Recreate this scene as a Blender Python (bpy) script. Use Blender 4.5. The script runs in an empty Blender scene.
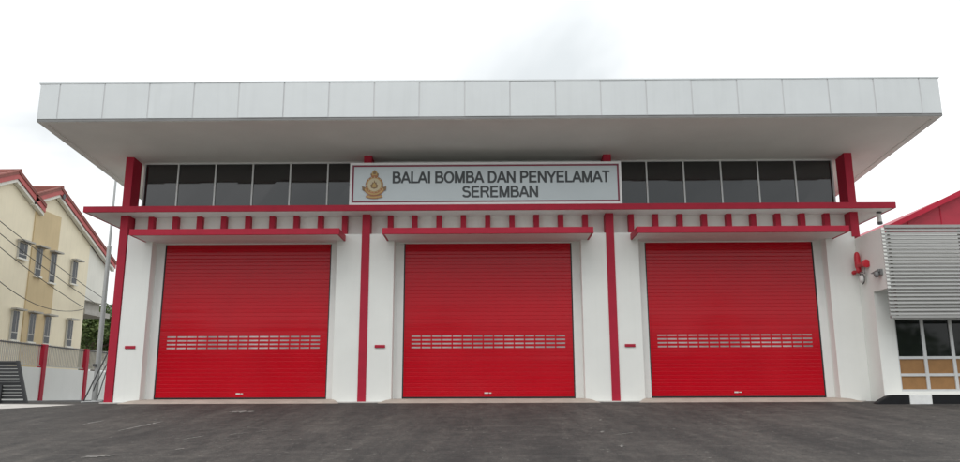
import bpy, bmesh, math, random
from mathutils import Matrix, Vector, noise as mnoise
R = math.radians
random.seed(7)
S = bpy.context.scene
C = S.collection

# ------------------------------------------------------------------ camera
CAM_P = (-0.0105, -20.88, 0.063)
PITCH, YAW, ROLL, FPX = 0.2086, -0.00964, -0.0032, 779.3
fw = Vector((math.sin(YAW)*math.cos(PITCH), math.cos(YAW)*math.cos(PITCH), math.sin(PITCH)))
r0 = Vector((math.cos(YAW), -math.sin(YAW), 0)); u0 = r0.cross(fw)
rr = r0*math.cos(ROLL) + u0*math.sin(ROLL); uu = -r0*math.sin(ROLL) + u0*math.cos(ROLL)
cd = bpy.data.cameras.new('camera'); cam = bpy.data.objects.new('camera', cd); C.objects.link(cam)
cam.matrix_world = Matrix(((rr.x, uu.x, -fw.x, CAM_P[0]), (rr.y, uu.y, -fw.y, CAM_P[1]), (rr.z, uu.z, -fw.z, CAM_P[2]), (0, 0, 0, 1)))
cd.sensor_width = 36; cd.lens = FPX/960*36; cd.clip_start = .1; cd.clip_end = 3000
S.camera = cam

# ------------------------------------------------------------------ overcast sky and soft sun
SUN_EL, SUN_AZ = R(58), R(200)      # azimuth clockwise from +Y: behind the camera, a little to the left
W = bpy.data.worlds.new('World'); S.world = W; W.use_nodes = True
nt = W.node_tree; nt.nodes.clear()
def N(t, **k):
    n = nt.nodes.new(t)
    for a, b in k.items(): setattr(n, a, b)
    return n
out = N('ShaderNodeOutputWorld')
sky = N('ShaderNodeTexSky', sky_type='NISHITA', sun_disc=False, sun_elevation=SUN_EL, sun_rotation=SUN_AZ)
bg_sky = N('ShaderNodeBackground'); bg_sky.inputs['Strength'].default_value = .12
nt.links.new(sky.outputs[0], bg_sky.inputs['Color'])
geo = N('ShaderNodeTexCoord')
sep = N('ShaderNodeSeparateXYZ'); nt.links.new(geo.outputs['Generated'], sep.inputs[0])
zc = N('ShaderNodeMath', operation='MAXIMUM'); nt.links.new(sep.outputs['Z'], zc.inputs[0]); zc.inputs[1].default_value = 0.0
zp = N('ShaderNodeMath', operation='ADD'); nt.links.new(zc.outputs[0], zp.inputs[0]); zp.inputs[1].default_value = .35
dv = N('ShaderNodeVectorMath', operation='DIVIDE'); nt.links.new(geo.outputs['Generated'], dv.inputs[0])
cmb = N('ShaderNodeCombineXYZ')
for i in range(3): nt.links.new(zp.outputs[0], cmb.inputs[i])
nt.links.new(cmb.outputs[0], dv.inputs[1])
nz = N('ShaderNodeTexNoise'); nz.inputs['Scale'].default_value = 1.3; nz.inputs['Detail'].default_value = 5; nz.inputs['Roughness'].default_value = .5
nz.inputs['Distortion'].default_value = .35
mp = N('ShaderNodeMapping'); mp.inputs['Location'].default_value = (4.36, 6.6, 4)
nt.links.new(dv.outputs[0], mp.inputs[0]); nt.links.new(mp.outputs[0], nz.inputs['Vector'])
rp = N('ShaderNodeValToRGB')
e = rp.color_ramp.elements
e[0].position = .34; e[0].color = (.47, .495, .505, 1)
e[1].position = .76; e[1].color = (1.0, 1.0, 1.0, 1)
nt.links.new(nz.outputs['Fac'], rp.inputs[0])
# an overcast sky is brighter overhead than at the horizon (CIE overcast: (1 + 2 sin h) / 3)
gr = N('ShaderNodeMath', operation='MULTIPLY_ADD'); nt.links.new(zc.outputs[0], gr.inputs[0])
SKY_H = 1.24
gr.inputs[1].default_value = SKY_H*1.15; gr.inputs[2].default_value = SKY_H
bg_c = N('ShaderNodeBackground'); nt.links.new(rp.outputs[0], bg_c.inputs['Color']); nt.links.new(gr.outputs[0], bg_c.inputs['Strength'])
mx = N('ShaderNodeMixShader'); mx.inputs[0].default_value = .94
nt.links.new(bg_sky.outputs[0], mx.inputs[1]); nt.links.new(bg_c.outputs[0], mx.inputs[2]); nt.links.new(mx.outputs[0], out.inputs[0])

sl = bpy.data.lights.new('sun', 'SUN'); sl.energy = 1.05; sl.angle = R(35); sl.color = (1, .965, .92)
so = bpy.data.objects.new('sun', sl); C.objects.link(so)
sd = Vector((math.sin(SUN_AZ)*math.cos(SUN_EL), math.cos(SUN_AZ)*math.cos(SUN_EL), math.sin(SUN_EL)))
so.rotation_euler = (-sd).to_track_quat('-Z', 'Y').to_euler()
so.location = sd*40
S.view_settings.view_transform = 'Standard'; S.view_settings.look = 'None'
S.view_settings.exposure = 0.0; S.view_settings.gamma = 1.0; S.view_settings.use_curve_mapping = False
S.render.engine = 'CYCLES'
S.cycles.use_denoising = True
S.cycles.max_bounces = 8; S.cycles.diffuse_bounces = 5

# ------------------------------------------------------------------ materials
MATS = {}
def mat(name, col, rough=.6, var=.06, scale=3.0, bump=0.0, bscale=60.0, ior=1.5, metal=0.0, streak=0.0, coat=0.0, rvar=0.0):
    m = bpy.data.materials.new(name); m.use_nodes = True
    t = m.node_tree; b = t.nodes['Principled BSDF']
    b.inputs['Roughness'].default_value = rough; b.inputs['IOR'].default_value = ior; b.inputs['Metallic'].default_value = metal
    if coat: b.inputs['Coat Weight'].default_value = coat; b.inputs['Coat Roughness'].default_value = .08
    L = t.links.new
    g = t.nodes.new('ShaderNodeNewGeometry')
    n = t.nodes.new('ShaderNodeTexNoise'); n.inputs['Scale'].default_value = scale; n.inputs['Detail'].default_value = 7; n.inputs['Roughness'].default_value = .62
    L(g.outputs['Position'], n.inputs['Vector'])
    r = t.nodes.new('ShaderNodeValToRGB')
    r.color_ramp.elements[0].position = .3; r.color_ramp.elements[1].position = .7
    r.color_ramp.elements[0].color = tuple(max(0, c*(1-var)) for c in col) + (1,)
    r.color_ramp.elements[1].color = tuple(min(1, c*(1+var)) for c in col) + (1,)
    L(n.outputs['Fac'], r.inputs[0])
    last = r.outputs[0]
    if streak:      # rain streaks: noise stretched along Z
        mpn = t.nodes.new('ShaderNodeMapping'); mpn.inputs['Scale'].default_value = (5, 5, .28)
        L(g.outputs['Position'], mpn.inputs[0])
        n2 = t.nodes.new('ShaderNodeTexNoise'); n2.inputs['Scale'].default_value = 1.6; n2.inputs['Detail'].default_value = 5
        L(mpn.outputs[0], n2.inputs['Vector'])
        r2 = t.nodes.new('ShaderNodeValToRGB')
        r2.color_ramp.elements[0].position = .50; r2.color_ramp.elements[1].position = .78
        r2.color_ramp.elements[0].color = (0, 0, 0, 1); r2.color_ramp.elements[1].color = (1, 1, 1, 1)
        L(n2.outputs['Fac'], r2.inputs[0])
        mm = t.nodes.new('ShaderNodeMath'); mm.operation = 'MULTIPLY'; mm.inputs[1].default_value = streak; L(r2.outputs[0], mm.inputs[0])
        mixc = t.nodes.new('ShaderNodeMix'); mixc.data_type = 'RGBA'
        L(mm.outputs[0], mixc.inputs['Factor']); L(last, mixc.inputs['A'])
        mixc.inputs['B'].default_value = tuple(c*.55 for c in col) + (1,)
        last = mixc.outputs['Result']
    L(last, b.inputs['Base Color'])
    if rvar:
        mr = t.nodes.new('ShaderNodeMapRange'); mr.inputs['To Min'].default_value = max(.02, rough-rvar); mr.inputs['To Max'].default_value = rough+rvar
        L(n.outputs['Fac'], mr.inputs[0]); L(mr.outputs[0], b.inputs['Roughness'])
    if bump:
        nb = t.nodes.new('ShaderNodeTexNoise'); nb.inputs['Scale'].default_value = bscale; nb.inputs['Detail'].default_value = 4
        L(g.outputs['Position'], nb.inputs['Vector'])
        bp = t.nodes.new('ShaderNodeBump'); bp.inputs['Strength'].default_value = bump; bp.inputs['Distance'].default_value = .01
        L(nb.outputs['Fac'], bp.inputs['Height']); L(bp.outputs[0], b.inputs['Normal'])
    MATS[name] = m
    return m
mat('white_wall', (.79, .80, .77), .7, .025, 1.2, .12, 45, streak=.05)
mat('white_trim', (.76, .77, .75), .65, .03, 2, .08, 60, streak=.08)
mat('soffit', (.79, .79, .755), .75, .05, .7, .04, 40)
mat('crimson', (.40, .011, .036), .55, .08, 2.5, .06, 50, ior=1.38, streak=.12)
mat('door_red', (.50, .0028, .014), .11, .05, 1.1, .02, 2.0, ior=1.38, rvar=.03)
mat('fascia', (.585, .612, .622), .42, .035, .9, .02, 12, metal=.15, streak=.10, rvar=.08)
mat('fascia_dark', (.20, .20, .20), .5, .08)
mat('joint_grey', (.52, .53, .54), .6, .05)
mat('glass', (.010, .010, .011), .03, .1, 1, ior=1.78)
mat('window_glass', (.012, .015, .014), .04, .1, 1, ior=1.42)
mat('alu', (.62, .63, .63), .4, .04, 4, metal=.3)
mat('black_rubber', (.015, .015, .017), .6, .1)
mat('acrylic', (.42, .36, .36), .12, .5, .9)  # pale uneven colour stands in for light showing through the door slots
mat('sign_panel', (.50, .545, .56), .25, .03, 1.0, metal=.25)
mat('sign_white', (.80, .79, .80), .5, .03)
mat('maroon', (.22, .02, .05), .5, .06)
mat('letter', (.058, .065, .070), .5, .1)
mat('emblem_gold', (.52, .36, .14), .5, .12, 8)
mat('emblem_orange', (.46, .20, .09), .5, .12, 8)
mat('emblem_brown', (.27, .17, .09), .5, .12, 8)
mat('emblem_cream', (.60, .52, .36), .5, .06, 8)
mat('concrete', (.40, .35, .30), .85, .16, 2.2, .3, 30)
mat('concrete_pale', (.50, .48, .45), .85, .14, 3, .3, 30)
mat('louvre', (.32, .32, .312), .5, .05, 3, metal=.1, streak=.1)
mat('brown_board', (.30, .155, .055), .6, .14, 4)
mat('kerb_black', (.007, .0075, .009), .6, .3, 6, .15, 40, ior=1.35)
mat('kerb_white', (.76, .77, .76), .6, .08, 5, .15, 40)
mat('roof_red', (.36, .018, .04), .5, .1, 2)
mat('cream', (.82, .745, .565), .8, .05, .8, .1, 40, streak=.12)
mat('tan', (.60, .475, .28), .8, .06, 1.0, .1, 40, streak=.15)
mat('house_white', (.78, .77, .70), .8, .04, 1, .1, 40, streak=.1)
mat('tile_red', (.23, .075, .06), .7, .2, 3, .5, 14)
mat('barge_pink', (.46, .10, .095), .6, .1, 3)
mat('house_frame', (.50, .49, .45), .5, .05)
mat('hood_grey', (.40, .385, .35), .8, .1, 4)
mat('dark_glass', (.02, .025, .03), .08, .1)
mat('picket', (.47, .45, .40), .6, .08)
mat('gate_grey', (.045, .047, .050), .5, .1, 3)
mat('pole_grey', (.40, .41, .41), .45, .06, 3, metal=.3)
mat('dark_metal', (.07, .072, .075), .5, .15)
mat('cable', (.04, .04, .04), .6, .1)
mat('siren_red', (.50, .015, .03), .35, .08)
mat('grey_plastic', (.17, .17, .17), .4, .06)
mat('white_plastic', (.66, .66, .64), .4, .04)
mat('paint_worn', (.17, .162, .15), .85, .6, 12)
mat('far_ground', (.40, .39, .36), .9, .15, .3, .2, 8)
mat('bark', (.09, .065, .045), .9, .3, 8, .5, 30)
def leafmat(name, a, b):
    m = bpy.data.materials.new(name); m.use_nodes = True; t = m.node_tree; bs = t.nodes['Principled BSDF']
    g = t.nodes.new('ShaderNodeNewGeometry'); r = t.nodes.new('ShaderNodeValToRGB')
    r.color_ramp.elements[0].color = a+(1,); r.color_ramp.elements[1].color = b+(1,)
    t.links.new(g.outputs['Random Per Island'], r.inputs[0]); t.links.new(r.outputs[0], bs.inputs['Base Color'])
    bs.inputs['Roughness'].default_value = .55; MATS[name] = m
leafmat('leaf', (.05, .095, .02), (.15, .20, .06))
# glass in the acrylic door slots is opaque; the brightness seen through it is in its colour
def asphalt():
    m = bpy.data.materials.new('asphalt'); m.use_nodes = True; t = m.node_tree; L = t.links.new; b = t.nodes['Principled BSDF']
    g = t.nodes.new('ShaderNodeNewGeometry')
    def noi(scale, det, vec=None, rough=.6):
        n = t.nodes.new('ShaderNodeTexNoise'); n.inputs['Scale'].default_value = scale; n.inputs['Detail'].default_value = det; n.inputs['Roughness'].default_value = rough
        L(vec or g.outputs['Position'], n.inputs['Vector']); return n.outputs['Fac']
    def ramp(f, p0, c0, p1, c1):
        r = t.nodes.new('ShaderNodeValToRGB'); e = r.color_ramp.elements
        e[0].position, e[1].position = p0, p1; e[0].color = c0+(1,); e[1].color = c1+(1,); L(f, r.inputs[0]); return r.outputs[0]
    def mix(f, a, bb, mode='MIX', k=1.0):
        x = t.nodes.new('ShaderNodeMix'); x.data_type = 'RGBA'; x.blend_type = mode
        if f is None: x.inputs['Factor'].default_value = k
        else:
            q = t.nodes.new('ShaderNodeMath'); q.operation = 'MULTIPLY'; q.inputs[1].default_value = k; L(f, q.inputs[0]); L(q.outputs[0], x.inputs['Factor'])
        for s, v in (('A', a), ('B', bb)):
            if isinstance(v, tuple): x.inputs[s].default_value = v+(1,)
            else: L(v, x.inputs[s])
        return x.outputs['Result']
    # tyre-swept streaks, oblique and along the way the engines drive
    def swept(rot, sc, scale, p0, p1):
        mpn = t.nodes.new('ShaderNodeMapping'); mpn.inputs['Rotation'].default_value = (0, 0, R(rot)); mpn.inputs['Scale'].default_value = sc
        L(g.outputs['Position'], mpn.inputs[0])
        return ramp(noi(scale, 8, mpn.outputs[0], .68), p0, (0, 0, 0), p1, (1, 1, 1))
    base = mix(swept(8, (1.0, .30, 1), .55, .36, .64), (.023, .0208, .0195), (.056, .0510, .0470))
    c = mix(swept(-32, (1.6, .20, 1), 1.0, .47, .66), base, (.092, .084, .076), k=.52)
    c = mix(swept(30, (1.5, .18, 1), 1.1, .50, .68), c, (.014, .013, .0125), k=.72)
    c = mix(swept(75, (.30, 2.0, 1), 1.2, .55, .72), c, (.10, .092, .084), k=.45)
    # oil drips
    c = mix(ramp(noi(2.3, 3), .64, (0, 0, 0), .70, (1, 1, 1)), c, (.010, .0095, .0095), k=.6)
    # aggregate
    v = t.nodes.new('ShaderNodeTexVoronoi'); v.inputs['Scale'].default_value = 85; L(g.outputs['Position'], v.inputs['Vector'])
    agg = ramp(v.outputs['Color'], .2, (.55, .55, .55), .9, (1.55, 1.5, 1.45))
    c = mix(None, c, agg, 'MULTIPLY', .7)
    # coarse grain of the worn surface, a few centimetres across, and darker bitumen-rich spots
    gn = ramp(noi(11, 6, rough=.8), .30, (.52, .52, .52), .70, (1.48, 1.46, 1.44))
    c = mix(None, c, gn, 'MULTIPLY', .85)
    gm = ramp(noi(3.2, 5, rough=.7), .36, (.66, .66, .66), .64, (1.28, 1.27, 1.26))
    c = mix(None, c, gm, 'MULTIPLY', .8)
    # pale dusty specks
    sp = ramp(noi(9, 3), .67, (0, 0, 0), .71, (1, 1, 1))
    c = mix(sp, c, (.22, .21, .19), k=.5)
    L(c, b.inputs['Base Color'])
    b.inputs['Roughness'].default_value = .82
    bp = t.nodes.new('ShaderNodeBump'); bp.inputs['Strength'].default_value = .5; bp.inputs['Distance'].default_value = .006
    L(v.outputs['Distance'], bp.inputs['Height'])
    bp2 = t.nodes.new('ShaderNodeBump'); bp2.inputs['Strength'].default_value = .35; bp2.inputs['Distance'].default_value = .05
    L(noi(1.3, 4), bp2.inputs['Height']); L(bp.outputs[0], bp2.inputs['Normal']); L(bp2.outputs[0], b.inputs['Normal'])
    MATS['asphalt'] = m
asphalt()

# ------------------------------------------------------------------ helpers
def link(o, parent=None):
    C.objects.link(o)
    if parent is not None: o.parent = parent
    return o
def mesh_obj(name, verts, faces, m, parent=None, smooth=False):
    me = bpy.data.meshes.new(name); me.from_pydata([tuple(v) for v in verts], [], faces); me.update()
    bm = bmesh.new(); bm.from_mesh(me); bmesh.ops.recalc_face_normals(bm, faces=bm.faces); bm.to_mesh(me); bm.free()
    ms = m if isinstance(m, (list, tuple)) else [m]
    for q in ms: me.materials.append(MATS[q])
    if smooth:
        for p in me.polygons: p.use_smooth = True
    return link(bpy.data.objects.new(name, me), parent)
BF = [(0, 3, 2, 1), (4, 5, 6, 7), (0, 1, 5, 4), (1, 2, 6, 5), (2, 3, 7, 6), (3, 0, 4, 7)]
class MB:
    """collects shapes for one mesh"""
    def __init__(s): s.v = []; s.f = []
    def add(s, v, f):
        o = len(s.v); s.v += [tuple(x) for x in v]; s.f += [tuple(i+o for i in q) for q in f]; return s
    def box(s, x0, x1, y0, y1, z0, z1):
        return s.add([(x0, y0, z0), (x1, y0, z0), (x1, y1, z0), (x0, y1, z0), (x0, y0, z1), (x1, y0, z1), (x1, y1, z1), (x0, y1, z1)], BF)
    def hexa(s, pts): return s.add(pts, BF)
    def tube(s, pts, r, n=10, caps=True):
        pts = [Vector(p) for p in pts]; rs = r if isinstance(r, (list, tuple)) else [r]*len(pts); vs = []; fs = []
        for i, p in enumerate(pts):
            d = (pts[min(i+1, len(pts)-1)]-pts[max(i-1, 0)]).normalized()
            a = d.cross(Vector((0, 0, 1)) if abs(d.z) < .9 else Vector((1, 0, 0))).normalized(); b = d.cross(a)
            for k in range(n):
                q = 2*math.pi*k/n; vs.append(p+(a*math.cos(q)+b*math.sin(q))*rs[i])
        for i in range(len(pts)-1):
            for k in range(n): fs.append((i*n+k, i*n+(k+1) % n, (i+1)*n+(k+1) % n, (i+1)*n+k))
        if caps: fs.append(tuple(range(n))); fs.append(tuple(range((len(pts)-1)*n, len(pts)*n)))
        return s.add(vs, fs)
    def lathe(s, c, axis, prof, n=16):
        """prof: (distance along axis, radius)"""
        ax = Vector(axis).normalized(); c = Vector(c)
        a = ax.cross(Vector((0, 0, 1)) if abs(ax.z) < .9 else Vector((1, 0, 0))).normalized(); b = ax.cross(a); vs = []; fs = []
        for (d, r) in prof:
            for k in range(n):
                q = 2*math.pi*k/n; vs.append(c+ax*d+(a*math.cos(q)+b*math.sin(q))*r)
        for i in range(len(prof)-1):
            for k in range(n): fs.append((i*n+k, i*n+(k+1) % n, (i+1)*n+(k+1) % n, (i+1)*n+k))
        fs.append(tuple(range(n))); fs.append(tuple(range((len(prof)-1)*n, len(prof)*n)))
        return s.add(vs, fs)
    def prism(s, poly, axis, a0, a1):
        """polygon in the other two axes, extruded along axis"""
        n = len(poly)
        def P(p, a): return {'x': (a, p[0], p[1]), 'y': (p[0], a, p[1]), 'z': (p[0], p[1], a)}[axis]
        return s.add([P(p, a0) for p in poly]+[P(p, a1) for p in poly], [tuple(range(n)), tuple(range(2*n-1, n-1, -1))]+[(i, (i+1) % n, n+(i+1) % n, n+i) for i in range(n)])
    def build(s, name, m, parent=None, smooth=False, bevel=0.0):
        o = mesh_obj(name, s.v, s.f, m, parent, smooth)
        if bevel:
            b = o.modifiers.new('bevel', 'BEVEL'); b.width = bevel; b.segments = 2; b.limit_method = 'ANGLE'; b.angle_limit = R(40)
        return o
def inst(src, name, parent, loc=(0, 0, 0), rot=None, m=None):
    o = bpy.data.objects.new(name, src.data); link(o, parent); o.location = loc
    if rot: o.rotation_euler = rot
    for md in src.modifiers:
        b = o.modifiers.new(md.name, md.type)
        for k in ('width', 'segments', 'limit_method', 'angle_limit'): setattr(b, k, getattr(md, k))
    return o
def tag(o, label=None, cat=None, group=None, kind=None):
    if label: o['label'] = label
    if cat: o['category'] = cat
    if group: o['group'] = group
    if kind: o['kind'] = kind
    return o
def thing(name, label, cat, loc=(0, 0, 0), group=None):
    o = bpy.data.objects.new(name, None); C.objects.link(o); o.location = loc; o.empty_display_size = .3
    return tag(o, label, cat, group)
def local(o):   # children are modelled in world space under an Empty at its base
    bpy.context.view_layer.update()
    return o

# ------------------------------------------------------------------ ground: level round the station, falling towards the road
SLOPE = (1.55-.09)/20.1
def gz(y):
    if y > -.9: return -.10
    if y > -21: return -.10+SLOPE*(y+.9)
    return -.10-SLOPE*20.1
def gzc(x, y):
    return gz(y)+.012*mnoise.noise(Vector((x*.35, y*.35, 3.3)))*min(1, max(0, (-.9-y)/2))
ys = [-900, -300, -100, -40, -24, -21, -16, -10, -5, -.9, 5, 20, 60, 200, 900]; xs = [-900, -300, -100, -45, 45, 100, 300, 900]
v = [(x, y, gz(y)-.035) for y in ys for x in xs]; nx = len(xs)
f = [(j*nx+i, j*nx+i+1, (j+1)*nx+i+1, (j+1)*nx+i) for j in range(len(ys)-1) for i in range(nx-1)]
tag(mesh_obj('ground', v, f, 'far_ground'), kind='structure')
ys = [-14.1+.35*i for i in range(38)]+[-.85, 1.5, 4, 8, 14, 22]; xs = [-24+.5*i for i in range(97)]; nx = len(xs)
v = [(x, y, gzc(x, y)) for y in ys for x in xs]
f = [(j*nx+i, j*nx+i+1, (j+1)*nx+i+1, (j+1)*nx+i) for j in range(len(ys)-1) for i in range(nx-1)]
apron = tag(mesh_obj('asphalt_apron', v, f, 'asphalt', smooth=True), kind='structure')
def mark(path, w, seed, m='paint_worn'):
    """a worn pale mark on the asphalt: ragged strip along a ground path"""
    rnd = random.Random(seed); vs = []; n = 14; L = len(path)-1
    for i in range(n+1):
        t = i/n*L; k = min(int(t), L-1); a, b = Vector(path[k]), Vector(path[k+1]); p = a.lerp(b, t-k); d = (b-a).normalized(); q = Vector((-d.y, d.x))
        e = math.sin(math.pi*(i+.4)/(n+.8))**.5*w/2
        for sgn in (1, -1):
            c = p+q*sgn*e*rnd.uniform(.15, 1.4); vs.append((c.x, c.y, gzc(c.x, c.y)+.007))
    return mesh_obj('paint_mark', vs, [(2*i, 2*i+1, 2*i+3, 2*i+2) for i in range(n)], m, apron)
mark([(-6.55, -6.75), (-6.46, -5.9), (-6.42, -5.1)], .10, 1)
mark([(-5.72, -3.3), (-5.2, -3.2)], .42, 2)
mark([(-7.72, -5.7), (-7.66, -5.0)], .10, 3)
mark([(-4.95, -8.0), (-4.75, -7.5)], .05, 4)
mark([(-4.38, -7.35), (-4.15, -7.05)], .05, 5); mark([(-4.05, -6.92), (-3.85, -6.7)], .05, 6); mark([(-3.78, -6.6), (-3.6, -6.4)], .04, 7)
mark([(-5.6, -9.85), (-5.25, -9.6)], .20, 8); mark([(-4.6, -9.1), (-4.52, -8.95)], .08, 9)
mark([(1.92, -7.15), (1.98, -6.9)], .07, 10); mark([(1.95, -8.95), (2.0, -8.7)], .06, 11); mark([(2.15, -5.3), (2.2, -5.1)], .06, 12)
mark([(2.05, -7.5), (2.5, -7.1)], .03, 13); mark([(-2.1, -9.2), (-2.0, -9.1)], .07, 14)
# pale cement skim on the ground by the gate
mesh_obj('cement_patch', [(x, y, gzc(x, y)+.008) for x, y in [(-15.5, -1.3), (-12, -1.0), (-10.2, -1.25), (-10.6, -1.7), (-11.4, -2.3), (-13, -2.4), (-15.5, -2.7)]], [tuple(range(7))], 'concrete_pale', apron)

# ------------------------------------------------------------------ fire station
DX = [-6.5345, 0, 6.5345]
st = thing('fire_station', 'white fire station with three red roller doors and a grey flat roof', 'building', (0, 0, -.1))
def part(mb, name, m, parent, **k):
    o = mb.build(name, m, parent, **k)
    return o
# the Empty sits at z=-.1: children keep world coordinates through an inverse parent matrix
def fix(o, root):
    o.matrix_parent_inverse = Matrix.Translation(root.location).inverted()
    return o
class Root:
    pass
def P(mb, name, m, root, **k):
    o = mb.build(name, m, root, **k)
    if root.type == 'EMPTY': fix(o, root)
    return o
# roof heights: the whole roof falls towards the back
RF_Y0, RF_Y1, RW = -2.80, 10.0, 11.10
def sz(y): return 6.53-.0775*(y+.4)            # underside of the soffit
TOPH = .985
# walls
P(MB().prism([(.02, 4.13), (.02, 5.0), (10-.4, 5.0), (9.6, -.12), (9.4, -.12), (9.4, 4.13)], 'x', -9.70, -9.705+.2), 'wall', 'white_wall', st) if False else None
side = [(-.05, -.12), (-.05, sz(-.05)+.05), (9.6, sz(9.6)+.05), (9.6, -.12)]
side_r = [(.35, -.12), (.35, sz(.35)+.05), (9.6, sz(9.6)+.05), (9.6, -.12)]
for s in (-1, 1):
    x0, x1 = sorted((s*9.72, s*9.52))
    P(MB().prism(side_r, 'x', x0, x1), 'side_wall', 'white_wall', st)
P(MB().box(-9.5, 9.5, 9.35, 9.55, -.12, sz(9.5)+.04), 'back_wall', 'white_wall', st)
P(MB().box(-9.69, 9.76, -.06, .30, 4.132, 5.02), 'lintel_wall', 'white_wall', st)
P(MB().box(-9.60, 9.60, .16, .30, 4.95, sz(.1)+.06), 'clerestory_backing', 'black_rubber', st)
piers = [(-9.71, -9.03), (-4.05, -2.51), (2.49, 4.03), (9.02, 9.80)]
for a, b in piers: P(MB().box(a, b, -.37, .20, -.14, 4.34), 'pier', 'white_wall', st, bevel=.008)
# red columns
for x in (-9.835, -3.277, 3.277): P(MB().box(x-.108, x+.108, -.395, .13, -.13, sz(-.15)+.05), 'column', 'crimson', st, bevel=.008)
P(MB().box(9.835-.108, 9.835+.108, -.395, .13, 4.20, sz(-.15)+.05), 'column', 'crimson', st, bevel=.008)
# ledge running round the front and sides
lg = P(MB().box(-10.72, 10.72, -.83, .22, 4.875, 4.985).box(-10.72, -9.70, .22, 9.6, 4.875, 4.985).box(9.70, 10.72, .22, 9.6, 4.875, 4.985), 'ledge', 'white_trim', st)
eb = MB().box(-10.745, 10.745, -.855, -.80, 4.868, 5.028)
eb.box(-10.745, -10.69, -.80, 9.6, 4.868, 5.028).box(10.69, 10.745, -.80, 9.6, 4.868, 5.028)
eb.build('edge_band', 'crimson', lg, bevel=.006)
MB().box(-10.69, 10.69, -.80, .0, 4.985, 5.018).build('ledge_screed', 'concrete', lg)
# door canopies with their brackets
bsrc = None
for cx in DX:
    cn = P(MB().box(cx-2.68, cx+2.68, -1.27, -.03, 4.150, 4.285), 'door_canopy', 'white_trim', st)
    q = MB().box(cx-2.712, cx+2.712, -1.30, -1.25, 4.142, 4.305).box(cx-2.712, cx-2.66, -1.25, -.04, 4.142, 4.305).box(cx+2.66, cx+2.712, -1.25, -.04, 4.142, 4.305)
    q.build('edge_band', 'crimson', cn, bevel=.006)
    if bsrc is None:
        bsrc = MB().box(-.072, .072, -.25, -.03, 4.16, 4.88).build('bracket', 'crimson', cn, bevel=.006); bsrc.location.x = cx-2.645
        start = 1
    else: start = 0
    for k in range(start, 9): inst(bsrc, 'bracket', cn, (cx-2.645+k*.66125, 0, 0))
# roller doors
srnd = random.Random(21); SL = .0985; NS = 42; slat_src = vis_src = pane_src = None
prof = [(.0, .0006), (-.0022, .0035), (-.0032, .012), (-.0032, .086), (-.0022, .095), (.0, .0979), (.012, .0979), (.012, .0006)]     # y, z of one slat
for cx in DX:
    rd = P(MB().box(cx-2.24, cx+2.24, .02, .06, .02, 4.13), 'roller_door', 'door_red', st)
    for s in (-1, 1):
        a, b = sorted((cx+s*2.275, cx+s*2.53)); MB().box(a, b, -.035, .10, -.10, 4.131).build('guide_rail', 'white_trim', rd, bevel=.004)
        a, b = sorted((cx+s*2.243, cx+s*2.2755)); MB().box(a, b, -.012, .08, -.02, 4.131).build('rubber_seal', 'black_rubber', rd)
    if slat_src is None:
        slat_src = MB().prism(prof, 'x', -2.243, 2.243).build('slat', 'door_red', rd); slat_src.location = (cx, 0, .098); first = True
        vm = MB()
        xs_ = [-2.243]+[-2.062+.275*i+d for i in range(15) for d in (.018, .257)]+[2.243]
        for i in range(0, len(xs_), 2): vm.prism(prof, 'x', xs_[i], xs_[i+1])
        for i in range(15):
            a, b = -2.062+.275*i+.018, -2.062+.275*i+.257
            vm.prism([(.0, .0006), (-.0022, .0035), (-.0032, .012), (-.0032, .0285), (.012, .0285), (.012, .0006)], 'x', a, b).prism([(-.0032, .0705), (-.0032, .086), (-.0022, .095), (.0, .0979), (.012, .0979), (.012, .0705)], 'x', a, b)
        vis_src = vm.build('slat', 'door_red', rd)
        pane_src = MB().box(-.1185, .1185, .001, .008, .0287, .0703).build('vision_pane', 'acrylic', rd)
        newv = True
    else: first = newv = False
    for k in range(NS-1):
        z = .098+k*SL
        if 12 <= k <= 15:
            if newv: o = vis_src; newv = False; o.location = (cx, 0, z)
            else: o = inst(vis_src, 'slat', rd, (cx, 0, z))
            o.rotation_euler.x = 0
            for i in range(15):
                loc = (cx-2.062+.275*i+.1375, 0, z)
                if cx == DX[0] and k == 12 and i == 0: pane_src.location = loc
                else: inst(pane_src, 'vision_pane', rd, loc)
        elif not (first and k == 0): inst(slat_src, 'slat', rd, (cx, srnd.uniform(-.0008, .0008), z), (srnd.gauss(0, R(.35)), 0, srnd.gauss(0, R(.012))))
    MB().box(cx-2.243, cx+2.243, -.03, .03, .012, .040).build('bottom_bar', 'black_rubber', rd)
    MB().prism([(-.012, .041), (-.012, .094), (-.006, .0975), (.018, .0975), (.018, .041)], 'x', cx-2.243, cx+2.243).build('bottom_slat', 'door_red', rd)
    MB().box(cx-.11, cx-.005, -.02, -.008, .12, .155).box(cx+.012, cx+.075, -.02, -.008, .125, .15).build('pull_handle', 'white_plastic', rd)
# red marker plates on the piers
for x in (-9.38, -2.83, 3.69): P(MB().box(x-.135, x+.135, -.40, -.372, 1.30, 1.375), 'marker_plate', 'crimson', st, bevel=.004)
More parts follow.
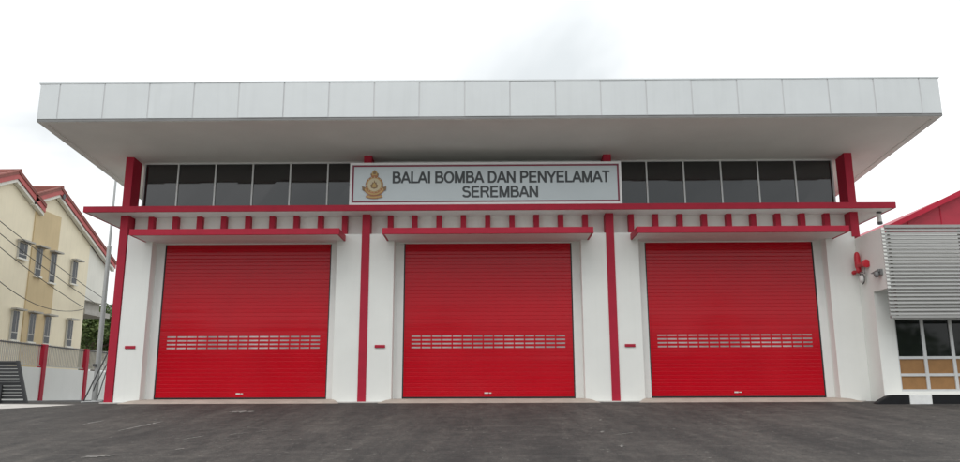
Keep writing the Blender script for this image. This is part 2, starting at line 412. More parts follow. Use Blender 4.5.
# clerestory windows
ZB, ZT = 4.99, sz(.1)-.005
cw = P(MB().box(-9.62, 9.62, .06, .12, ZB, ZB+.07).box(-9.62, 9.62, .06, .12, ZT-.035, ZT+.02), 'clerestory_window', 'alu', st)
mxs = [-9.6, -8.66, -7.61, -6.56, -5.51, -4.46, -3.40, -2.27, -1.13, 0, 1.13, 2.27, 3.40, 4.43, 5.46, 6.49, 7.52, 8.55, 9.58]
for i, x in enumerate(mxs): MB().box(x-.02, x+.02, .05, .125, ZB+.072, ZT-.037).build('mullion', 'alu', cw)
rnd = random.Random(3)
for a, b in zip(mxs, mxs[1:]):
    # panes sit a hair out of true, so their reflections do not line up
    d1, d2 = rnd.uniform(-.004, .004), rnd.uniform(-.004, .004)
    MB().hexa([(a+.021, .085+d1, ZB+.073), (b-.021, .085-d1, ZB+.073), (b-.021, .10, ZB+.073), (a+.021, .10, ZB+.073), (a+.021, .085+d2, ZT-.038), (b-.021, .085-d2, ZT-.038), (b-.021, .10, ZT-.038), (a+.021, .10, ZT-.038)]).build('pane', 'glass', cw)
# roof: sloping soffit slab, parapet box, clad fascia
def rp_(y, dz): return (y, sz(y)+dz)
rf = P(MB().prism([rp_(RF_Y0+.05, 0.0), rp_(RF_Y1-.05, 0.0), rp_(RF_Y1-.05, TOPH-.1), rp_(RF_Y0+.05, TOPH-.1)], 'x', -RW+.05, RW-.05), 'roof', 'soffit', st)
# soffit rim: raised lip and dark reveal under the cladding
MB().prism([rp_(RF_Y0+.03, -.02), rp_(RF_Y0+.18, -.02), rp_(RF_Y0+.18, .03), rp_(RF_Y0+.03, .03)], 'x', -RW+.03, RW-.03).build('soffit_trim', 'soffit', rf)
for s in (-1, 1):
    a, b = sorted((s*(RW-.03), s*(RW-.18)))
    MB().prism([rp_(RF_Y0+.19, -.02), rp_(RF_Y1-.06, -.02), rp_(RF_Y1-.06, .03), rp_(RF_Y0+.19, .03)], 'x', a, b).build('soffit_trim', 'soffit', rf)
def ring(d0, d1, z0, z1, name, m):
    """a band round front and sides between offsets d0..d1 inside the roof outline"""
    q = MB()
    q.prism([rp_(RF_Y0+d0, z0), rp_(RF_Y0+d1, z0), rp_(RF_Y0+d1, z1), rp_(RF_Y0+d0, z1)], 'x', -RW+d0, RW-d0)
    for s in (-1, 1):
        a, b = sorted((s*(RW-d0), s*(RW-d1)))
        q.prism([rp_(RF_Y0+d1, z0), rp_(RF_Y1-.05, z0), rp_(RF_Y1-.05, z1), rp_(RF_Y0+d1, z1)], 'x', a, b)
    return q.build(name, m, rf)
ring(.012, .049, -.012, .045, 'shadow_gap', 'fascia_dark')
ring(-.012, .048, TOPH-.022, TOPH+.012, 'coping', 'fascia')
xj = [-RW]+[-10.59+1.1155*k for k in range(20)]+[RW]
rnd = random.Random(11)
for a, b in zip(xj, xj[1:]):
    y0 = RF_Y0; d = [rnd.uniform(-.007, .003) for _ in range(4)]; g_ = .015
    zb, zt = sz(y0)+.047, sz(y0)+TOPH-.024
    MB().hexa([(a+g_, y0+d[0], zb), (b-g_, y0+d[1], zb), (b-g_, y0+.04, zb), (a+g_, y0+.04, zb), (a+g_, y0+d[2], zt), (b-g_, y0+d[3], zt), (b-g_, y0+.04, zt), (a+g_, y0+.04, zt)]).build('fascia_panel', 'fascia', rf, bevel=.004)
    if b < RW: MB().box(b-.0145, b+.0145, y0+.006, y0+.048, zb+.002, zt-.002).build('joint_strip', 'joint_grey', rf)
for s in (-1, 1):
    yj = [RF_Y0+.045]+[RF_Y0+.6+1.115*k for k in range(11)]+[RF_Y1-.06]
    for a, b in zip(yj, yj[1:]):
        X0, X1 = sorted((s*RW, s*(RW-.045)))
        MB().prism([(a+.006, sz(a)+.047), (b-.006, sz(b)+.047), (b-.006, sz(b)+TOPH-.024), (a+.006, sz(a)+TOPH-.024)], 'x', X0, X1).build('fascia_panel', 'fascia', rf)

# concrete ramps at the doors
for cx, lab in zip(DX, ('a', 'b', 'c')):
    x0, x1 = cx-2.52, cx+2.52
    vs = [(x0, .10, .0), (x1, .10, .0), (x1, -.375, -.012), (x0, -.375, -.012), (x0-.1, -.60, -.03), (x1+.1, -.60, -.03), (x1+.28, -1.02, -.115), (x0-.28, -1.02, -.115),
          (x0, .10, -.14), (x1, .10, -.14), (x1+.28, -1.03, -.15), (x0-.28, -1.03, -.15), (x0, -.375, -.14), (x1, -.375, -.14)]
    fs = [(0, 1, 2, 3), (3, 2, 5, 4), (4, 5, 6, 7), (7, 6, 10, 11), (2, 13, 10, 6, 5), (3, 4, 7, 11, 12), (1, 9, 13, 2), (0, 3, 12, 8)]
    tag(mesh_obj('concrete_ramp', vs, fs, 'concrete'), kind='structure')
# narrow cement footing along the pier bases
tag(MB().box(-9.95, 9.55, -.62, -.36, -.16, -.072).build('cement_footing', 'concrete_pale', bevel=.01), kind='structure')

# ------------------------------------------------------------------ signboard on the ledge
sg = thing('signboard', 'long grey station signboard with crest and dark lettering above the middle door', 'sign', (-.05, -.8, 5.03))
sx0, sx1, z0, z1, sy = -3.68, 3.57, 5.035, 6.195, -.80
pn = P(MB().box(sx0+.05, sx1-.05, sy, sy+.10, z0+.05, z1-.05), 'panel', 'sign_panel', sg)
def frame(x0, x1, za, zb, w, ya, yb, name, m, par):
    return MB().box(x0, x1, ya, yb, za, za+w).box(x0, x1, ya, yb, zb-w, zb).box(x0, x0+w, ya, yb, za+w, zb-w).box(x1-w, x1, ya, yb, za+w, zb-w).build(name, m, par)
fr = frame(sx0, sx1, z0, z1, .058, sy-.02, sy+.12, 'frame', 'sign_white', sg); fix(fr, sg)
frame(sx0+.066, sx1-.066, z0+.066, z1-.066, .042, sy-.004, sy+.0, 'border_line', 'maroon', pn)
for s in (-3.2, 3.1): P(MB().box(s-.04, s+.04, sy+.10, .05, 5.85, 5.92), 'stay', 'alu', sg)
# letters: sans capitals drawn as strokes, stroke width w, cap height 1
def arc(cx, cz, rx, rz, a0, a1, n=14): return [(cx+rx*math.cos(R(a0+(a1-a0)*i/n)), cz+rz*math.sin(R(a0+(a1-a0)*i/n))) for i in range(n+1)]
h_ = .073
GL = {   # advance width, list of centre-line strokes
 'B': (.70, [[(.12, 0), (.12, 1)], [(.12, 1-h_), (.36, 1-h_)]+arc(.36, .74, .19, .187, 90, -90)+[(.12, .553)], [(.12, .535), (.40, .535)]+arc(.40, .304, .215, .231, 90, -90)+[(.12, h_)]]),
 'A': (.70, [[(.035, 0), (.35, 1)], [(.35, 1), (.665, 0)], [(.15, .33), (.55, .33)]]),
 'L': (.58, [[(.12, 0), (.12, 1)], [(.12, h_), (.56, h_)]]),
 'I': (.29, [[(.145, 0), (.145, 1)]]),
 'O': (.79, [arc(.395, .5, .31, .43, 0, 360, 32)]),
 'M': (.85, [[(.12, 0), (.12, 1)], [(.145, .96), (.425, .03)], [(.425, .03), (.705, .96)], [(.73, 0), (.73, 1)]]),
 'D': (.74, [[(.12, 0), (.12, 1)], [(.12, 1-h_), (.33, 1-h_)]+arc(.33, .5, .30, .427, 90, -90, 20)+[(.12, h_)]]),
 'N': (.74, [[(.12, 0), (.12, 1)], [(.12, .97), (.62, .03)], [(.62, 0), (.62, 1)]]),
 'P': (.67, [[(.12, 0), (.12, 1)], [(.12, 1-h_), (.38, 1-h_)]+arc(.38, .705, .205, .222, 90, -90)+[(.12, .483)]]),
 'E': (.67, [[(.12, 0), (.12, 1)], [(.12, 1-h_), (.62, 1-h_)], [(.12, .52), (.58, .52)], [(.12, h_), (.63, h_)]]),
 'Y': (.68, [[(.04, 1), (.34, .42)], [(.34, .42), (.64, 1)], [(.34, .46), (.34, 0)]]),
 'T': (.61, [[(.305, 0), (.305, 1)], [(.02, 1-h_), (.59, 1-h_)]]),
 'S': (.67, [arc(.335, .725, .225, .203, 20, 180, 14)+arc(.335, .74, .225, .215, 180, 262, 6)[1:]+arc(.345, .275, .245, .247, 80, 0, 8)+arc(.335, .28, .255, .208, 0, -165, 14)[1:]]),
 'R': (.74, [[(.12, 0), (.12, 1)], [(.12, 1-h_), (.42, 1-h_)]+arc(.42, .72, .20, .207, 90, -90)+[(.12, .513)], [(.38, .513), (.47, .47), (.67, 0)]]),
 ' ': (.28, []),
}
def lettering(text, xa, xb, za, cap, parent, name):
    tot = sum(GL[c][0] for c in text); sx = (xb-xa)/tot; q = MB(); x = xa; w = .180*cap
    for ch in text:
        adv, strokes = GL[ch]
        for j, st_ in enumerate(strokes):
            pts = [Vector((x+p[0]*sx, za+p[1]*cap)) for p in st_]; n = len(pts); closed = ch == 'O'
            lv, rv = [], []
            for i in range(n):
                if closed: a, b = pts[(i-1) % (n-1)], pts[(i+1) % (n-1)]
                else: a, b = pts[max(i-1, 0)], pts[min(i+1, n-1)]
                d = (b-a).normalized(); nn = Vector((-d.y, d.x))
                lv.append(pts[i]+nn*w/2); rv.append(pts[i]-nn*w/2)
            clampz = lambda p: (p.x, min(max(p.y, za), za+cap))
            for i in range(n-1):
                quad = [clampz(lv[i]), clampz(lv[i+1]), clampz(rv[i+1]), clampz(rv[i])]
                q.add([(a, sy-.004-.0012*j, b) for a, b in quad]+[(a, sy-.001, b) for a, b in quad], [(0, 1, 2, 3), (0, 1, 5, 4), (2, 3, 7, 6)]+([(3, 0, 4, 7)] if i == 0 else [])+([(1, 2, 6, 5)] if i == n-2 else []))
        x += adv*sx
    return q.build(name, 'letter', parent)
lettering('BALAI BOMBA DAN PENYELAMAT', -2.55, 3.27, 5.625, .325, pn, 'lettering')
lettering('SEREMBAN', -.68, 1.36, 5.225, .32, pn, 'lettering')
# crest: finial, roundel with flame, wreath and scroll
ex, ez = -3.02, 5.585
em = MB().lathe((ex, sy-.010, ez), (0, 1, 0), [(0, .238), (.009, .238)], 40).build('crest', 'emblem_brown', sg); fix(em, sg)
def disc(r, d, m, name, cx=ex, cz=ez, n=36): return MB().lathe((cx, sy-d, cz), (0, 1, 0), [(0, r), (.003, r)], n).build(name, m, em)
disc(.228, .013, 'emblem_orange', 'ring'); disc(.196, .016, 'emblem_gold', 'ring'); disc(.178, .019, 'emblem_cream', 'field')
def flat(poly, d, m, name): return MB().prism(poly, 'y', sy-d, sy-d+.003).build(name, m, em)
flat([(ex-.085, ez-.085), (ex-.105, ez-.01), (ex-.06, ez+.03), (ex-.055, ez+.075), (ex-.018, ez+.055), (ex, ez+.13), (ex+.03, ez+.06), (ex+.06, ez+.07), (ex+.06, ez+.02), (ex+.10, ez-.015), (ex+.08, ez-.085), (ex, ez-.115)], .022, 'emblem_brown', 'flame')
flat([(ex-.045, ez-.07), (ex-.05, ez-.01), (ex, ez+.06), (ex+.05, ez-.01), (ex+.045, ez-.07)], .025, 'emblem_gold', 'flame')
for k in range(16):     # beads round the ring
    a = 2*math.pi*k/16; disc(.014, .017, 'emblem_cream', 'bead', cx=ex+.212*math.cos(a), cz=ez+.212*math.sin(a), n=8)
def band(r0_, r1_, a0, a1, cz, d, m, name, n=16):
    po = [(ex+r1_*math.cos(R(a0+(a1-a0)*i/n)), cz+r1_*math.sin(R(a0+(a1-a0)*i/n))) for i in range(n+1)]
    pi = [(ex+r0_*math.cos(R(a0+(a1-a0)*i/n)), cz+r0_*math.sin(R(a0+(a1-a0)*i/n))) for i in range(n+1)]
    q = MB()
    for i in range(n): q.prism([po[i], po[i+1], pi[i+1], pi[i]], 'y', sy-d, sy-d+.004)
    return q.build(name, m, em)
# wide scroll below the roundel with upturned ends, and the motto ribbon under it
band(.235, .325, 203, 337, ez+.02, .028, 'emblem_orange', 'scroll'); band(.262, .300, 206, 334, ez+.02, .031, 'emblem_gold', 'scroll')
for s in (-1, 1):
    flat([(ex+s*.235, ez-.07), (ex+s*.325, ez-.04), (ex+s*.315, ez-.145), (ex+s*.27, ez-.175)], .034, 'emblem_brown', 'scroll_end')
band(.50, .575, 247, 293, ez+.19, .027, 'emblem_orange', 'scroll'); band(.518, .556, 249, 291, ez+.19, .030, 'emblem_gold', 'scroll')
# finial: small rounded badge over a crown band
flat([(ex-.085, ez+.225), (ex-.115, ez+.30), (ex-.07, ez+.33), (ex-.045, ez+.385), (ex, ez+.415), (ex+.045, ez+.385), (ex+.07, ez+.33), (ex+.115, ez+.30), (ex+.085, ez+.225)], .014, 'emblem_brown', 'crown')
disc(.075, .018, 'emblem_gold', 'crown_boss', cz=ez+.315, n=20); disc(.042, .021, 'emblem_brown', 'crown_boss', cz=ez+.33, n=16)
flat([(ex-.085, ez+.222), (ex-.085, ez+.262), (ex+.085, ez+.262), (ex+.085, ez+.222)], .021, 'emblem_orange', 'crown_band')

# ------------------------------------------------------------------ annex on the right
an = thing('annex_building', 'low white annex with grey louvre screen and red gable roof', 'building', (11.9, 2, -.1))
AX, AY = 9.80, -1.07
# front wall with window opening
wx0, wx1, wz0, wz1 = 10.24, 15.6, .14, 1.96
wl = MB().box(AX, wx0, AY, AY+.2, -.14, 4.14).box(wx0, wx1, AY, AY+.2, -.14, wz0).box(wx0, wx1, AY, AY+.2, wz1, 4.14).box(wx1, 16.5, AY, AY+.2, -.14, 4.14)
P(wl, 'wall', 'white_wall', an)
P(MB().box(AX, AX+.2, AY+.2, 9.0, -.14, 4.138), 'side_wall', 'white_wall', an)
P(MB().box(16.3, 16.5, AY+.2, 9.0, -.14, 4.138).box(AX+.2, 16.3, 8.8, 9.0, -.14, 4.138), 'back_wall', 'white_wall', an)
P(MB().box(AX+.2, 16.3, AY+.2, 8.8, 3.95, 4.05), 'roof_deck', 'concrete_pale', an)
# side fin that carries the louvre screen
P(MB().box(AX-.004, AX+.075, -1.80, AY-.001, 2.62, 4.139), 'side_fin', 'white_wall', an)
# louvre screen
ls = P(MB().box(9.88, 16.5, -1.82, -1.76, 4.13, 4.20).box(9.80, 16.5, -1.83, -1.75, 1.885, 1.945), 'louvre_screen', 'louvre', an)
for x in (10.0, 11.75, 13.1, 14.5): MB().box(x-.025, x+.025, -1.745, -1.70, 1.946, 4.13).build('louvre_post', 'hood_grey', ls)
lsrc = None; nl = 24; pitch = (4.13-1.955)/nl
for k in range(nl):
    z = 1.955+pitch*(k+.5)
    if lsrc is None:
        lsrc = MB().prism([(-.030, -.034), (-.022, -.040), (.022, .032), (.014, .037)], 'x', 9.79, 16.5).build('louvre_slat', 'louvre', ls); lsrc.location = (0, -1.79, z)
    else: inst(lsrc, 'louvre_slat', ls, (0, -1.79, z))
# gridded window
wy = AY+.04
gx = [wx0, 10.94, 11.65, 12.36, 13.07, 13.78, 14.49, 15.2, wx1]; gzv = [wz0, .545, .965, wz1]
wn = P(MB().box(wx0, wx1, wy, wy+.07, wz0, wz0+.05).box(wx0, wx1, wy, wy+.07, wz1-.05, wz1), 'window', 'alu', an)
for x in gx: MB().box(x-.04, x+.04, wy-.004, wy+.066, wz0+.052, wz1-.052).build('mullion', 'alu', wn)
for z in gzv[1:3]: MB().box(wx0+.02, wx1-.02, wy-.001, wy+.060, z-.034, z+.034).build('transom', 'alu', wn)
for i in range(len(gx)-1):
    for j in range(3):
        MB().box(gx[i]+.03, gx[i+1]-.03, wy+.03, wy+.045, gzv[j]+.02, gzv[j+1]-.02).build('pane' if j == 2 else 'board', 'window_glass' if j == 2 else 'brown_board', wn)
P(MB().box(wx0, wx1, AY+.21, AY+.25, 0, 2.2), 'blackout', 'black_rubber', an)
# red gable roof behind the parapet: ridge along Y
def gabz(x): return 5.05+.468*(min(x, 2*GA-x)-12.33)
GA = 16.6
gp = [(9.9, gabz(9.9)), (GA, gabz(GA)), (2*GA-9.9, gabz(9.9)), (2*GA-9.9, 3.6), (9.9, 3.6)]
gr_ = P(MB().prism(gp, 'y', 2.05, 14), 'gable_roof', 'roof_red', an)
bq = MB().prism([(9.7, gabz(9.7)-.02), (GA, gabz(GA)-.02), (GA, gabz(GA)+.14), (9.7, gabz(9.7)+.14)], 'y', 1.85, 2.04)
bq.build('barge_board', 'crimson', gr_)
MB().prism([(GA, gabz(GA)-.02), (2*GA-9.7, gabz(9.7)-.02), (2*GA-9.7, gabz(9.7)+.14), (GA, gabz(GA)+.14)], 'y', 1.85, 2.04).build('barge_board', 'crimson', gr_)
for i in range(12):
    x = 10.6+i*1.0
    MB().box(x-.012, x+.012, 2.035, 2.05, 3.7, gabz(x)-.05).build('cladding_seam', 'crimson', gr_)

# black and white kerb
kb = MB()
kr = tag(MB().box(9.86, 20, -1.66, AY-.003, -.2, .035).build('kerb', 'concrete_pale'), kind='structure')
kx = [9.27, 10.07, 10.61, 11.42, 12.2, 13.0, 13.6, 14.4, 15.0, 15.8, 16.4, 17.2, 17.8, 18.6, 19.2, 20]
for i in range(len(kx)-1):
    a, b = kx[i], kx[i+1]; m = 'kerb_white' if i % 2 else 'kerb_black'
    y0, y1 = -1.72, -1.50
    if i == 0:
        pr = [(a, -.20), (a+.02, -.13), (a+.12, -.06), (a+.30, .03), (a+.42, .058), (b-.003, .062), (b-.003, -.20)]
    else: pr = [(a+.003, -.20), (a+.003, .062), (b-.003, .062), (b-.003, -.20)]
    MB().prism(pr, 'y', y0, y1).build('kerb_stone', m, kr, bevel=.02)

# ------------------------------------------------------------------ siren and cameras on the side wall
sr = thing('wall_siren', 'red alarm siren with a clear hanging bulb on the white annex side wall', 'siren', (9.79, -.75, 3.4))
P(MB().lathe((9.70, -.60, 3.34), (0, 0, 1), [(-.04, .055), (.0, .075), (.27, .075), (.35, .06), (.39, .035), (.40, .005)], 18), 'motor_housing', 'siren_red', sr)
P(MB().lathe((9.70, -.62, 3.37), (.05, -1, -.02), [(0, .065), (.10, .065), (.32, .058), (.34, .095), (.41, .105), (.42, .07)], 18), 'horn', 'siren_red', sr)
P(MB().lathe((9.70, -.56, 3.24), (-.25, .8, -.15), [(0, .035), (.10, .035), (.11, .055), (.16, .055), (.165, .02)], 14), 'knob', 'siren_red', sr)
P(MB().lathe((9.70, -.62, 3.34), (0, 0, -1), [(0, .06), (.12, .065), (.17, .03)], 14), 'junction_box', 'siren_red', sr)
P(MB().box(9.70, 9.815, -.68, -.56, 3.34, 3.44), 'wall_bracket', 'siren_red', sr)
pts = [(9.70, -.60, 3.20)]+[(9.71, -.74+.12*math.cos(R(a)), 3.00+.13*math.sin(R(a))) for a in range(60, 300, 20)]
P(MB().tube(pts, .012, 8), 'cable_loop', 'cable', sr)
pts = [(9.70, -.66, 3.18), (9.71, -.80, 3.17), (9.72, -.90, 3.12), (9.72, -.93, 3.26)]
P(MB().tube(pts, .010, 8), 'cable_loop', 'grey_plastic', sr)
P(MB().lathe((9.70, -.76, 3.10), (0, 0, -1), [(0, .03), (.03, .055), (.12, .08), (.19, .06), (.22, .0)], 16), 'bulb', 'white_plastic', sr, smooth=True)

c1 = thing('security_camera', 'small grey dome camera on a bracket beside the louvre screen', 'camera', (9.80, -1.5, 3.0))
P(MB().prism([(-1.20, 3.07), (-1.62, 3.12), (-1.62, 3.06), (-1.5, 3.0)], 'x', 9.70, 9.77), 'bracket', 'grey_plastic', c1)
P(MB().lathe((9.68, -1.56, 3.06), (0, 0, -1), [(0, .04), (.03, .06), (.08, .065), (.13, .045), (.15, .003)], 16), 'dome', 'grey_plastic', c1, smooth=True)
P(MB().box(9.74, 9.81, -1.66, -1.50, 2.98, 3.12), 'mounting_box', 'grey_plastic', c1)
c2 = thing('security_camera', 'white tube camera hanging under the end of the red edged ledge', 'camera', (10.5, -.38, 4.87))
P(MB().lathe((10.53, -.36, 4.872), (0, 0, -1), [(0, .07), (.03, .07), (.05, .03), (.07, .03)], 14), 'mount', 'dark_metal', c2)
P(MB().lathe((10.52, -.34, 4.83), (-.02, -.16, -1), [(0, .05), (.03, .062), (.25, .062)], 14), 'body', 'white_plastic', c2)
P(MB().lathe((10.515, -.382, 4.583), (-.02, -.16, -1), [(0, .066), (.05, .066), (.055, .045)], 14), 'lens_hood', 'dark_metal', c2)

# ------------------------------------------------------------------ left: boundary wall with railings
bw = thing('boundary_wall', 'low white boundary wall with red posts and pale picket railing', 'wall', (-16.2, 8, -.1))
FX = -16.2
posts = [-1.5, 1.53, 4.57, 7.62, 10.66, 13.7, 16.74, 19.8]
for a, b in zip(posts, posts[1:]):
    P(MB().box(FX-.06, FX+.06, a+.11, b-.11, -.2, 1.11), 'panel_wall', 'white_wall', bw)
    P(MB().box(FX-.02, FX+.02, a+.11, b-.11, 1.88, 1.925), 'top_rail', 'gate_grey', bw)
    P(MB().box(FX-.02, FX+.02, a+.11, b-.11, 1.16, 1.20), 'bottom_rail', 'picket', bw)
for y in posts: P(MB().box(FX-.11, FX+.11, y-.11, y+.11, -.2, 1.955), 'post', 'crimson', bw, bevel=.01)
psrc = None
y = 4.57+.2
while y < 14.8:
    if min(abs(y-p) for p in posts) > .15:
        if psrc is None: psrc = MB().box(-.012, .012, -.018, .018, 1.201, 1.95).build('picket', 'picket', bw); fix(psrc, bw); psrc.location = (FX, y, 0)
        else: fix(inst(psrc, 'picket', bw, (FX, y, 0)), bw)
    y += .105
tag(MB().box(FX+.061, FX+.5, -1.5, 19.8, -.2, -.05).build('drain_edge', 'fascia_dark'), kind='structure')

# ------------------------------------------------------------------ gate leaf
gt = thing('steel_gate', 'dark grey slatted steel gate with a slanted end standing open by the wall', 'gate', (-14.5, 2.0, -.15))
def gxz(z): return -13.31-.315*(z+.15)          # slanted end
G0 = -17.2
P(MB().hexa([(gxz(-.10)-.05, 1.96, -.10), (gxz(-.10)+.03, 1.96, -.10), (gxz(-.10)+.03, 2.04, -.10), (gxz(-.10)-.05, 2.04, -.10), (gxz(1.11)-.05, 1.96, 1.11), (gxz(1.11)+.03, 1.96, 1.11), (gxz(1.11)+.03, 2.04, 1.11), (gxz(1.11)-.05, 2.04, 1.11)]), 'end_post', 'gate_grey', gt)
P(MB().box(G0, gxz(1.08)-.052, 1.965, 2.035, 1.05, 1.10).box(G0, gxz(-.05)-.052, 1.965, 2.035, -.09, -.02).box(G0, gxz(.5)-.07, 1.97, 2.03, .46, .505), 'frame', 'gate_grey', gt)
mat('gate_slat', (.050, .053, .055), .45, .1, 3, metal=.2)
for k in range(11):
    z = .02+k*.094+(.02 if k > 4 else 0)
    P(MB().box(G0, gxz(z+.03)-.056, 1.985, 2.015, z, z+.078), 'slat', 'gate_slat', gt)
P(MB().box(-14.16, -14.04, 1.90, 1.962, -.10, .42), 'drop_bolt', 'gate_grey', gt)
for x in (-16.9, -13.65): P(MB().lathe((x, 1.97, -.12), (0, 1, 0), [(0, .05), (.06, .05)], 14), 'roller', 'dark_metal', gt)

# ------------------------------------------------------------------ pole, metal frame
pl = thing('lamp_pole', 'tall slim grey steel pole between the station and the boundary wall', 'pole', (-13.35, 6, -.1))
P(MB().lathe((-13.35, 6, -.12), (0, 0, 1), [(0, .095), (5.4, .075), (5.42, .045), (8.6, .035)], 14), 'shaft', 'pole_grey', pl)
P(MB().box(-13.5, -13.2, 5.85, 6.15, -.12, -.06), 'base_plate', 'pole_grey', pl)
P(MB().box(-13.46, -13.33, 5.86, 5.99, 1.08, 1.17), 'clamp', 'dark_metal', pl)
mf = thing('metal_trestle', 'thin folded metal trestle leaning by the red corner column', 'trestle', (-11.9, 3, -.1))
def bar(a, b, r, name='leg', m='dark_metal'): P(MB().tube([a, b], r, 8), name, m, mf)
bar((-12.2, 3.0, -.08), (-11.60, 3.05, 1.43), .020); bar((-12.05, 3.35, .42), (-11.60, 3.35, 1.40), .016); bar((-12.12, 3.4, .25), (-12.05, 3.35, .42), .016)
bar((-11.80, 3.0, -.08), (-11.50, 3.02, 1.22), .016); bar((-12.25, 2.98, -.085), (-11.62, 2.98, -.06), .022, 'foot_bar', 'pole_grey'); bar((-11.60, 3.05, 1.42), (-11.60, 3.35, 1.40), .016, 'top_bar')

# ------------------------------------------------------------------ neighbouring house
hs = thing('house', 'cream two storey house with tan panel and stepped red gable roofs', 'house', (-23, 11, -.1))
HX, HB = -18.50, -28.0
def za(y): return 8.60-.43*abs(y-8.22)
def zb_(y): return 8.76-.43*abs(y-11.26)
wall = [(3.6, -.1), (3.6, za(3.6)-.3), (8.22, za(8.22)-.3), (10.0, za(10.0)-.3), (10.0, -.1)]
P(MB().prism(wall, 'x', HB, HX), 'wall', 'cream', hs)
wall2 = [(10.0, -.1), (10.0, zb_(10.0)-.3), (11.26, zb_(11.26)-.3), (14.62, zb_(14.62)-.3), (14.62, -.1)]
P(MB().prism(wall2, 'x', HB, HX-.02), 'wall', 'cream', hs)
P(MB().prism([(14.62, 4.45), (14.62, zb_(14.62)-.3), (16.72, zb_(16.72)-.3), (16.72, 4.45)], 'x', HB, HX-.05), 'upper_wall', 'house_white', hs)
P(MB().box(HX-.02, HX+.05, 9.97, 11.85, -.1, 7.68), 'tan_panel', 'tan', hs)
P(MB().box(HB, HX+.04, 14.62, 17.0, 3.80, 4.03), 'porch_slab', 'hood_grey', hs)
P(MB().box(HB, HX-.3, 14.62, 16.6, 4.031, 4.448), 'beam_wall', 'hood_grey', hs)
for x in (-24.5,): P(MB().box(x-.12, x+.12, 16.6, 16.84, -.1, 3.8), 'porch_post', 'cream', hs)
def roof(fn, ys, ridge, name):
    r_ = None
    for a, b in ys:
        q = MB().prism([(a, fn(a)), (b, fn(b)), (b, fn(b)+.10), (a, fn(a)+.10)], 'x', HB-.4, HX+.28)
        if r_ is None: r_ = P(q, name, 'tile_red', hs)
        else: q.build('slope', 'tile_red', r_)
        MB().prism([(a, fn(a)-.20), (b, fn(b)-.20), (b, fn(b)-.003), (a, fn(a)-.003)], 'x', HX+.21, HX+.25).build('barge_board', 'barge_pink', r_)
        MB().prism([(a, fn(a)-.33), (b, fn(b)-.33), (b, fn(b)-.21), (a, fn(a)-.21)], 'x', HX+.02, HX+.198).build('soffit_board', 'house_white', r_)
    # tile courses: raised rolls down the slope near the verge
    for a, b in ys:
        MB().tube([(HX+.23, a, fn(a)+.11), (HX+.23, b, fn(b)+.11)], .06, 8).build('verge_tile', 'tile_red', r_)
        n = 12
        for i in range(n):
            y_ = a+(b-a)*(i+.5)/n; MB().box(HB-.3, HX+.15, y_-.02, y_+.02, fn(y_)+.09, fn(y_)+.125).build('tile_course', 'tile_red', r_)
    MB().tube([(HB-.4, ridge, fn(ridge)+.10), (HX+.30, ridge, fn(ridge)+.10)], .10, 8).build('ridge_tile', 'tile_red', r_)
    return r_
roof(za, [(3.0, 8.22), (8.22, 10.26)], 8.22, 'roof'); roof(zb_, [(9.5, 11.26), (11.26, 16.72)], 11.26, 'roof')
P(MB().lathe((HX+.27, 11.45, zb_(11.45)-.17), (1, 0, 0), [(0, .11), (.03, .11)], 14), 'vent', 'dark_glass', hs)
def hwin(y0, y1, z0_, z1_):
    fx = HX+.05
    w_ = P(MB().box(fx-.05, fx+.03, y0, y1, z0_, z1_), 'window', 'house_frame', hs)
    ym = y0+(y1-y0)*.62; zm = z0_+(z1_-z0_)*.26
    MB().box(fx+.026, fx+.036, y0+.025, ym-.02, zm+.02, z1_-.02).build('pane', 'dark_glass', w_)
    MB().box(fx+.026, fx+.036, ym+.02, y1-.025, zm+.02, z1_-.02).build('pane', 'dark_glass', w_)
    MB().box(fx+.026, fx+.036, y0+.025, y1-.025, z0_+.02, zm-.02).build('pane', 'dark_glass', w_)
    MB().box(fx, fx+.24, y0-.13, y1+.15, z1_+.02, z1_+.085).build('hood', 'hood_grey', w_)
    MB().box(fx, fx+.10, y0-.05, y1+.05, z0_-.07, z0_-.005).build('sill', 'house_white', w_)
hwin(9.05, 9.62, 5.45, 6.07)
for y0, z0_, z1_ in ((10.28, 4.92, 6.07), (11.36, 4.80, 6.05), (13.12, 5.0, 6.0)): hwin(y0, y0+.42, z0_, z1_)
for y0 in (9.18, 10.32, 11.44, 13.24): hwin(y0, y0+.42, 2.25, 3.38)

# overhead service cables to the house
def cable(a, b, sag, label):
    a, b = Vector(a), Vector(b); n = 18
    pts = [a.lerp(b, i/n)-Vector((0, 0, sag*4*(i/n)*(1-i/n))) for i in range(n+1)]
    o = MB().tube(pts, .014, 6).build('service_cable', 'cable'); tag(o, label, 'cable', 'service cables to the house')
cable((-15.7, -.15, 6.57), (-18.4, 16.0, 4.70), .12, 'topmost thin overhead cable running to the white end of the house')
cable((-15.7, -.15, 6.27), (-18.45, 15.4, 4.39), .15, 'thin overhead cable just below the topmost, ending above the porch slab')
cable((-15.7, -.15, 5.98), (-18.45, 14.4, 4.08), .20, 'lower thin overhead cable ending at the porch slab corner of the house')
cable((-15.7, -.15, 5.7), (-18.45, 14.5, 4.0), 1.15, 'deeply sagging overhead cable drooping across the cream house wall')

up = thing('utility_pole', 'round grey utility pole carrying the service cables', 'pole', (-15.7, -.3, -.1))
P(MB().lathe((-15.7, -.3, -.15), (0, 0, 1), [(0, .15), (7.4, .10), (7.42, .02)], 14), 'shaft', 'pole_grey', up)
for z in (6.57, 6.27, 5.98, 5.7): P(MB().lathe((-15.7, -.21, z), (0, 1, 0), [(0, .03), (.02, .05), (.05, .03), (.07, .05), (.09, .02)], 10), 'insulator', 'hood_grey', up)
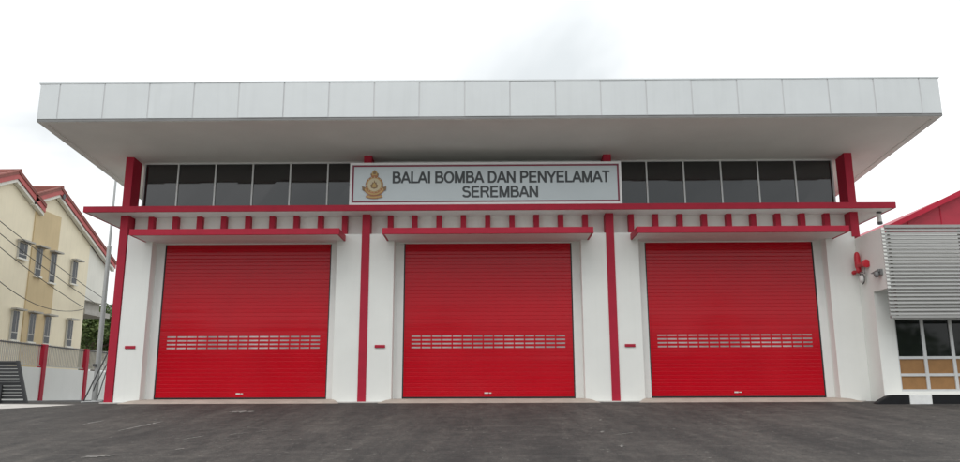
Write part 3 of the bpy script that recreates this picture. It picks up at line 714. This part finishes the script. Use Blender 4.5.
# ------------------------------------------------------------------ trees behind the house
def tree(x, y, h, rad, n, seed, label):
    rnd = random.Random(seed); t = thing('tree', label, 'tree', (x, y, -.1), 'trees behind the house')
    tk = MB().tube([(x, y, -.2), (x+.1, y, h*.3), (x-.05, y+.1, h*.6), (x+.1, y, h*.85)], [.22, .17, .11, .03], 10)
    cl = []
    for k in range(26):
        a = rnd.uniform(0, 2*math.pi); el = rnd.uniform(-.6, 1.2); q = rad*rnd.uniform(.35, 1.0)
        c = Vector((x+q*math.cos(a)*math.cos(el), y+q*math.sin(a)*math.cos(el), h*.58+q*.95*math.sin(el))); cl.append((c, rad*rnd.uniform(.22, .42)))
        if k < 9: tk.tube([(x, y, h*.35+k*.03*h), ((x+c.x)/2, (y+c.y)/2, (h*.45+c.z)/2), tuple(c)], [.07, .045, .015], 6)
    P(tk, 'trunk', 'bark', t)
    vs, fs = [], []
    for i in range(n):
        c, r_ = cl[rnd.randrange(len(cl))]
        d = Vector((rnd.gauss(0, 1), rnd.gauss(0, 1), rnd.gauss(0, 1))).normalized()*r_*rnd.uniform(.5, 1.1)
        p = c+d; s = rnd.uniform(.07, .15); a = Vector((rnd.gauss(0, 1), rnd.gauss(0, 1), rnd.gauss(0, .6))).normalized(); b = a.cross(Vector((rnd.gauss(0, 1), rnd.gauss(0, 1), rnd.gauss(0, 1)))).normalized()
        o = len(vs); vs += [p-a*s, p+b*s*.5, p+a*s, p-b*s*.5]; fs.append((o, o+1, o+2, o+3))
    me = bpy.data.meshes.new('crown'); me.from_pydata([tuple(q) for q in vs], [], fs); me.materials.append(MATS['leaf'])
    fix(link(bpy.data.objects.new('crown', me), t), t)
tree(-22.6, 24.0, 5.4, 2.3, 9000, 1, 'dense green tree seen under the porch slab of the house')
tree(-20.2, 27.5, 5.0, 2.0, 7000, 2, 'green tree half hidden by the red corner column')
tree(-26.2, 28.0, 6.0, 2.6, 8000, 4, 'green tree behind the house wall')

# ------------------------------------------------------------------ wooded strip across the road, behind the viewpoint: it shows in the door and window reflections
rnd = random.Random(5); vs, fs = [], []
x = -75
while x < 75:
    hgt = rnd.uniform(5.5, 10.5); wd = rnd.uniform(2.5, 4.5); yc = -58+rnd.uniform(-4, 4)
    for i in range(520):
        d = Vector((rnd.gauss(0, 1), rnd.gauss(0, 1), rnd.gauss(0, 1))).normalized()*rnd.uniform(.55, 1.05)
        p = Vector((x+d.x*wd, yc+d.y*wd, -1.55+hgt*.52+d.z*hgt*.5)); q = rnd.uniform(.25, .6)
        a = Vector((rnd.gauss(0, 1), rnd.gauss(0, 1), rnd.gauss(0, .6))).normalized(); b = a.cross(Vector((rnd.gauss(0, 1), rnd.gauss(0, 1), rnd.gauss(0, 1)))).normalized()
        o = len(vs); vs += [p-a*q, p+b*q*.6, p+a*q, p-b*q*.6]; fs.append((o, o+1, o+2, o+3))
    x += wd*rnd.uniform(.8, 1.7)
me = bpy.data.meshes.new('wood'); me.from_pydata([tuple(q) for q in vs], [], fs); me.materials.append(MATS['leaf'])
tag(link(bpy.data.objects.new('wood', me)), 'dark green wooded strip across the road', 'wood', kind='stuff')
